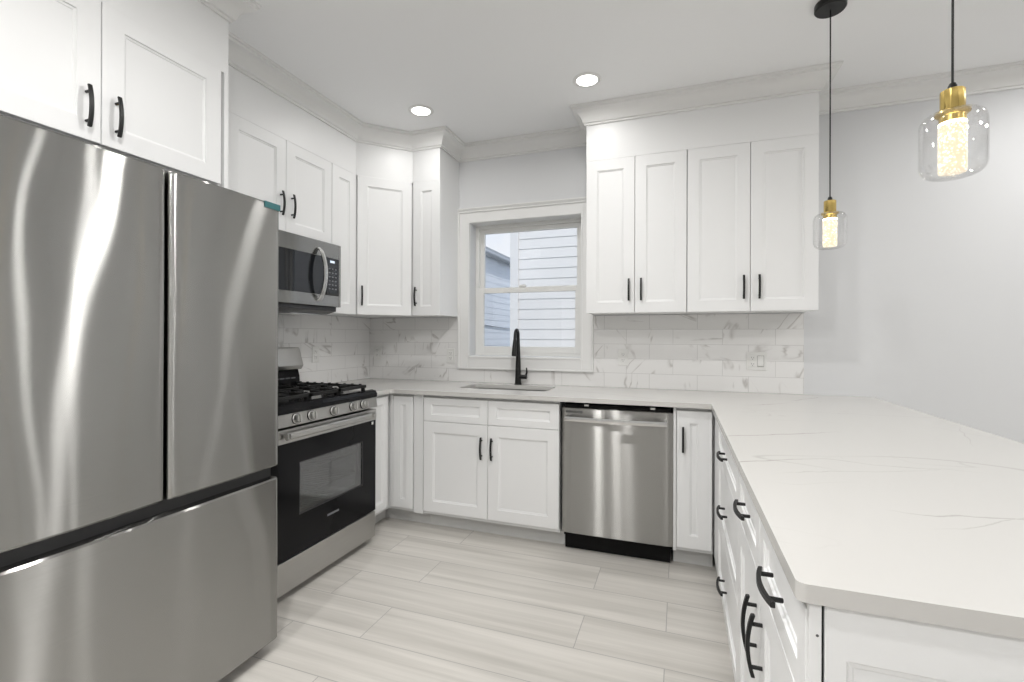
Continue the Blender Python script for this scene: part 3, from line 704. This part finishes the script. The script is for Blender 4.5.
# burners and grates
for (bx_, by_, br_) in ((.17, -.20, .036), (.17, -.52, .046), (.378, -.36, .04), (.587, -.20, .036), (.587, -.52, .05)):
    bn = lathe(B(), [(0, .927), (br_+.014, .927), (br_+.010, .936), (br_, .938), (br_, .946), (br_-.006, .950), (0, .950)], 28, (bx_, by_)); obj('burner', bn, 'iron', rg, smooth=True)
def bar(bm, x0, y0, x1, y1, z0, z1, w=.007):
    if abs(x1-x0) > abs(y1-y0): box(bm, min(x0, x1), max(x0, x1), y0-w, y0+w, z0, z1)
    else: box(bm, x0-w, x0+w, min(y0, y1), max(y0, y1), z0, z1)
for gi, (gx0, gx1) in enumerate(((.028, .262), (.268, .489), (.495, .729))):
    gb = B(); gy0, gy1 = -.655, -.085; zt = .968; zb = .950; gm = (gx0+gx1)/2
    for x in (gx0+.007, gx1-.007): bar(gb, x, gy0, x, gy1, zb, zt)
    for y in (gy0+.007, gy1-.007, (gy0+gy1)/2): bar(gb, gx0, y, gx1, y, zb, zt)
    for y in (-.20, -.52): 
        bar(gb, gx0, y, gm-.03, y, zb+.004, zt); bar(gb, gm+.03, y, gx1, y, zb+.004, zt)
        bar(gb, gm, y-.115, gm, y-.03, zb+.004, zt); bar(gb, gm, y+.03, gm, y+.105, zb+.004, zt)
    for yy in (-.29, -.43, -.11, -.62):
        bar(gb, gm, yy-.012, gm, yy+.012, zb+.004, zt)
    for x in (gx0+.007, gx1-.007):
        for y in (gy0+.02, (gy0+gy1)/2, gy1-.02): box(gb, x-.008, x+.008, y-.010, y+.010, .927, zb)
    for y in [gy0+.04+i*.058 for i in range(10)]: 
        for x in (gx0+.007, gx1-.007): box(gb, x-.006, x+.006, y-.007, y+.007, zt, zt+.005)
    obj('grate', gb, 'iron', rg, bevel=.002)
gd = prism_x(B(), [(-.012, .93), (-.118, .93), (-.112, 1.01), (-.098, 1.050), (-.012, 1.050)], .004, RW-.004); obj('backguard_base', gd, 'enamel', rg, bevel=.003)
gd = prism_x(B(), [(-.012, 1.051), (-.128, 1.051), (-.143, 1.077), (-.108, 1.190), (-.012, 1.190)], .002, RW-.002); bgp = obj('backguard', gd, 'steel_l', rg, bevel=.004)
tl = math.atan2(.035, .113)
dp = bx(-.11, .11, -.002, .004, -.035, .035); xf(dp, Matrix.Translation((RW/2, -.1255, 1.132)) @ Matrix.Rotation(-tl, 4, 'X')); obj('clock_display', dp, 'panel_glass', bgp)
vt = B()
for i in range(5): box(vt, .50+i*.045, .535+i*.045, -.1165, -.108, .992, 1.000)
obj('oven_vent', vt, 'print', rg)
for x in (.06, RW-.06):
    for y in (-.62, -.08): obj('foot', tube(B(), [(x, y, .001), (x, y, .042)], .018, 14), 'rubber', rg, smooth=True)

# ------------------------------------------------------------------ microwave
mw = thing('microwave', 'stainless over the range microwave with a curved bar handle', 'microwave', (0, -1.606, 0), PI/2)
MF = -.395; MWW = .764
obj('body', bx(.004, MWW-.004, -.36, -.010, 1.425, 1.853), 'graphite', mw)
db = B(); box(db, .0, .036, MF, -.362, 1.452, 1.850); box(db, .745, MWW, MF, -.362, 1.452, 1.850); box(db, .036, .745, MF, -.362, 1.452, 1.522); box(db, .036, .745, MF, -.362, 1.757, 1.850)
mdo = obj('door', db, 'steel', mw, bevel=.003)
obj('door_glass', bx(.037, .628, MF+.002, -.363, 1.5225, 1.7565), 'panel_glass', mdo)
cp = obj('control_panel', bx(.634, .744, MF+.001, -.363, 1.5225, 1.7565), 'panel_glass', mdo)
obj('display_digits', bx(.665, .705, MF+.0002, MF+.0012, 1.728, 1.742), 'display', cp)
kb = B()
for r_ in range(6):
    for c_ in range(3): box(kb, .652+c_*.028, .668+c_*.028, MF+.0002, MF+.0012, 1.560+r_*.025, 1.568+r_*.025)
obj('keypad', kb, 'print', cp)
hp_ = [(.560, MF-.002-.050*math.sin(PI*k/16)**.7 if 0 < k < 16 else MF+.001, 1.480+.325*k/16) for k in range(17)]
hbm = B(); rings = []
for i, p in enumerate(hp_):
    rings.append([hbm.verts.new((p[0]+a, p[1]+b, p[2])) for a, b in ((-.015, .0), (-.015, -.009), (0, -.013), (.015, -.009), (.015, .0))])
for a, b in zip(rings, rings[1:]):
    for i in range(5): hbm.faces.new((a[i], a[(i+1) % 5], b[(i+1) % 5], b[i]))
hbm.faces.new(rings[0]); hbm.faces.new(rings[-1][::-1])
obj('handle', hbm, 'chrome', mdo, smooth=True)
vb = B(); prism_x(vb, [(-.375, 1.425), (-.375, 1.450), (-.02, 1.450), (-.02, 1.405), (-.30, 1.405)], .02, MWW-.02)
obj('vent_base', vb, 'channel', mw, bevel=.002)
for x in (.2, .56): obj('grease_filter', bx(x-.12, x+.12, -.30, -.12, 1.402, 1.4048), 'chrome', mw)

# ------------------------------------------------------------------ outlets
def outlet(w, toggle=False):
    pass
def outlet_thing(label, loc, rz, gangs=1, kinds='r'):
    w = .070 if gangs == 1 else .116
    t = thing('wall_outlet', label, 'outlet', loc, rz)
    obj('cover_plate', bx(-w/2, w/2, -.005, 0, -.0575, .0575), 'outlet', t, bevel=.002)
    for g_, kd in enumerate(kinds):
        cx = 0 if gangs == 1 else (-.023+.046*g_)
        if kd == 'r':
            for sz in (-.0195, .0195):
                f = obj('socket', prism_x(B(), [(-.0075, sz-.014), (-.0075, sz+.014), (-.004, sz+.014), (-.004, sz-.014)], cx-.0165, cx+.0165), 'outlet', t, bevel=.001)
                sl = B(); box(sl, cx-.0075, cx-.0055, -.0079, -.007, sz-.001, sz+.008); box(sl, cx+.0055, cx+.0075, -.0079, -.007, sz-.001, sz+.007); tube(sl, [(cx, -.0079, sz-.007), (cx, -.007, sz-.007)], .0025, 8)
                obj('slot', sl, 'slot', f)
        else:
            rk = prism_x(B(), [(-.010, -.030), (-.006, .030), (-.004, .033), (-.004, -.033)], cx-.0165, cx+.0165)
            obj('rocker', rk, 'outlet', t, bevel=.001)
            obj('rocker_surround', frame(B(), cx-.0185, cx+.0185, -.0355, .0355, .0014, -.0056, -.0045), 'slot', t)
    return t
outlet_thing('white outlet on the backsplash just left of the window casing', (.768, -.0083, 1.115), 0)
outlet_thing('white outlet on the backsplash above the dishwasher', (2.098, -.0083, 1.125), 0)
outlet_thing('two gang outlet and switch plate near the right end of the backsplash', (2.928, -.0083, 1.115), 0, 2, 'rs')
outlet_thing('outlet on the sink wall backsplash tight in the left corner', (.085, -.0083, 1.130), 0)
outlet_thing('outlet on the left wall backsplash beside the range backguard', (.0083, -.640, 1.135), PI/2)

# ------------------------------------------------------------------ recessed lights, with added fill lights away from the back wall
LAB = ['round recessed ceiling light above the corner cabinets, left of the two', 'round recessed ceiling light in front of the right wall cabinets, right of the two']
def downlight(i, x, y, pw):
    t = thing('recessed_light', LAB[i] if i < 2 else ['added unseen fill light in the ceiling over the kitchen aisle', 'added unseen fill light in the ceiling over the middle of the room', 'added unseen fill light in the ceiling by the left wall far behind the camera', 'recessed ceiling light over the dining side nearest the peninsula, by the back wall', 'recessed ceiling light by the right wall, nearest the back wall', 'added unseen fill light in the ceiling over the dining side beside the peninsula end', 'added unseen fill light in the ceiling by the right wall, middle of its row', 'added unseen fill light in the ceiling over the dining side, third from the back wall', 'added unseen fill light in the ceiling by the right wall, farthest from the back wall', 'added unseen fill light in the ceiling nearest the front wall'][i-2], 'ceiling light', (x, y, H), 0, 'recessed ceiling lights')
    obj('trim_ring', lathe(B(), [(.058, -.001), (.060, -.006), (.076, -.005), (.082, -.0005), (.058, -.0005)], 40), 'trim', t, smooth=True)
    obj('lens', lathe(B(), [(0, -.004), (.059, -.004), (.059, -.001), (0, -.001)], 40), 'lens', t, smooth=True)
    la = bpy.data.lights.new('downlight', 'AREA'); la.shape = 'DISK'; la.size = .12; la.spread = math.radians(174); la.energy = LAMP_W*pw; la.color = (1, .985, .965)
    lo = bpy.data.objects.new('downlight', la); COL.objects.link(lo); lo.location = (0, 0, -.012); lo.parent = t
    return t
for i, (x, y, k) in enumerate(LIGHTS): downlight(i, x, y, k)

# ------------------------------------------------------------------ pendants
def pendant(loc, label):
    x, y = loc
    t = thing('pendant_light', label, 'pendant light', (x, y, 0), 0, 'glass pendants over the peninsula')
    obj('canopy', lathe(B(), [(0, 2.7395), (.060, 2.7395), (.061, 2.736), (.061, 2.714), (.057, 2.709), (0, 2.709)], 48), 'black', t, smooth=True)
    obj('cord', tube(B(), [(0, 0, 2.712), (0, 0, 1.878)], .0028, 8), 'black', t, smooth=True)
    obj('strain_relief', lathe(B(), [(0, 1.886), (.006, 1.885), (.009, 1.878), (.010, 1.866), (0, 1.866)], 20), 'black', t, smooth=True)
    cap = obj('brass_cap', lathe(B(), [(0, 1.868), (.0215, 1.868), (.0235, 1.866), (.0235, 1.822), (.0225, 1.820), (.0225, 1.817), (0, 1.817)], 72, flute=.012, nfl=12), 'brass', t, smooth=True)
    obj('brass_flange', lathe(B(), [(0, 1.815), (.033, 1.815), (.034, 1.811), (.030, 1.807), (.0255, 1.804), (.0255, 1.789), (0, 1.789)], 48), 'brass', cap, smooth=True)
    obj('led_ring', lathe(B(), [(0, 1.7885), (.0262, 1.7885), (.0268, 1.786), (.0262, 1.783), (0, 1.783)], 40), 'led', cap, smooth=True)
    obj('crystal_core', lathe(B(), [(0, 1.7825), (.0262, 1.7825), (.0268, 1.779), (.0268, 1.671), (.0255, 1.667), (0, 1.667)], 48), 'crystal', t, smooth=True)
    gp = []
    R, r, zt, zb = .0635, .030, 1.815, 1.657
    gp.append((.031, zt))
    for k in range(9): a = PI/2-PI/2*k/8; gp.append((R-r+r*math.cos(a), zt-r+r*math.sin(a)))
    for k in range(9): a = -PI/2*k/8; gp.append((R-r+r*math.cos(a), zb+r+r*math.sin(a)))
    gp.append((0, zb))
    th = .0022
    ip = []
    r -= th
    for k in range(9): a = -PI/2+PI/2*k/8; ip.append((R-th-r+r*math.cos(a), zb+th+r+r*math.sin(a)))
    for k in range(9): a = PI/2*k/8; ip.append((R-th-r+r*math.cos(a), zt-th-r+r*math.sin(a)))
    gp2 = gp+[(0, zb+th)]+ip+[(.031, zt-th), (.031, zt)]
    obj('glass_shade', lathe(B(), gp2, 56), 'globe', t, smooth=True)
    la = bpy.data.lights.new('pendant_bulb', 'POINT'); la.energy = 3.0; la.color = (1, .82, .58); la.shadow_soft_size = .02
    for dx in (.045,):
        pass
    return t
p1 = pendant((3.092, -1.917), 'larger looking near glass pendant with brass cap, over the open end of the peninsula')
p2 = dup(p1, (3.090, -.930, 0), 'far glass pendant with brass cap, hanging beside the right wall cabinets')
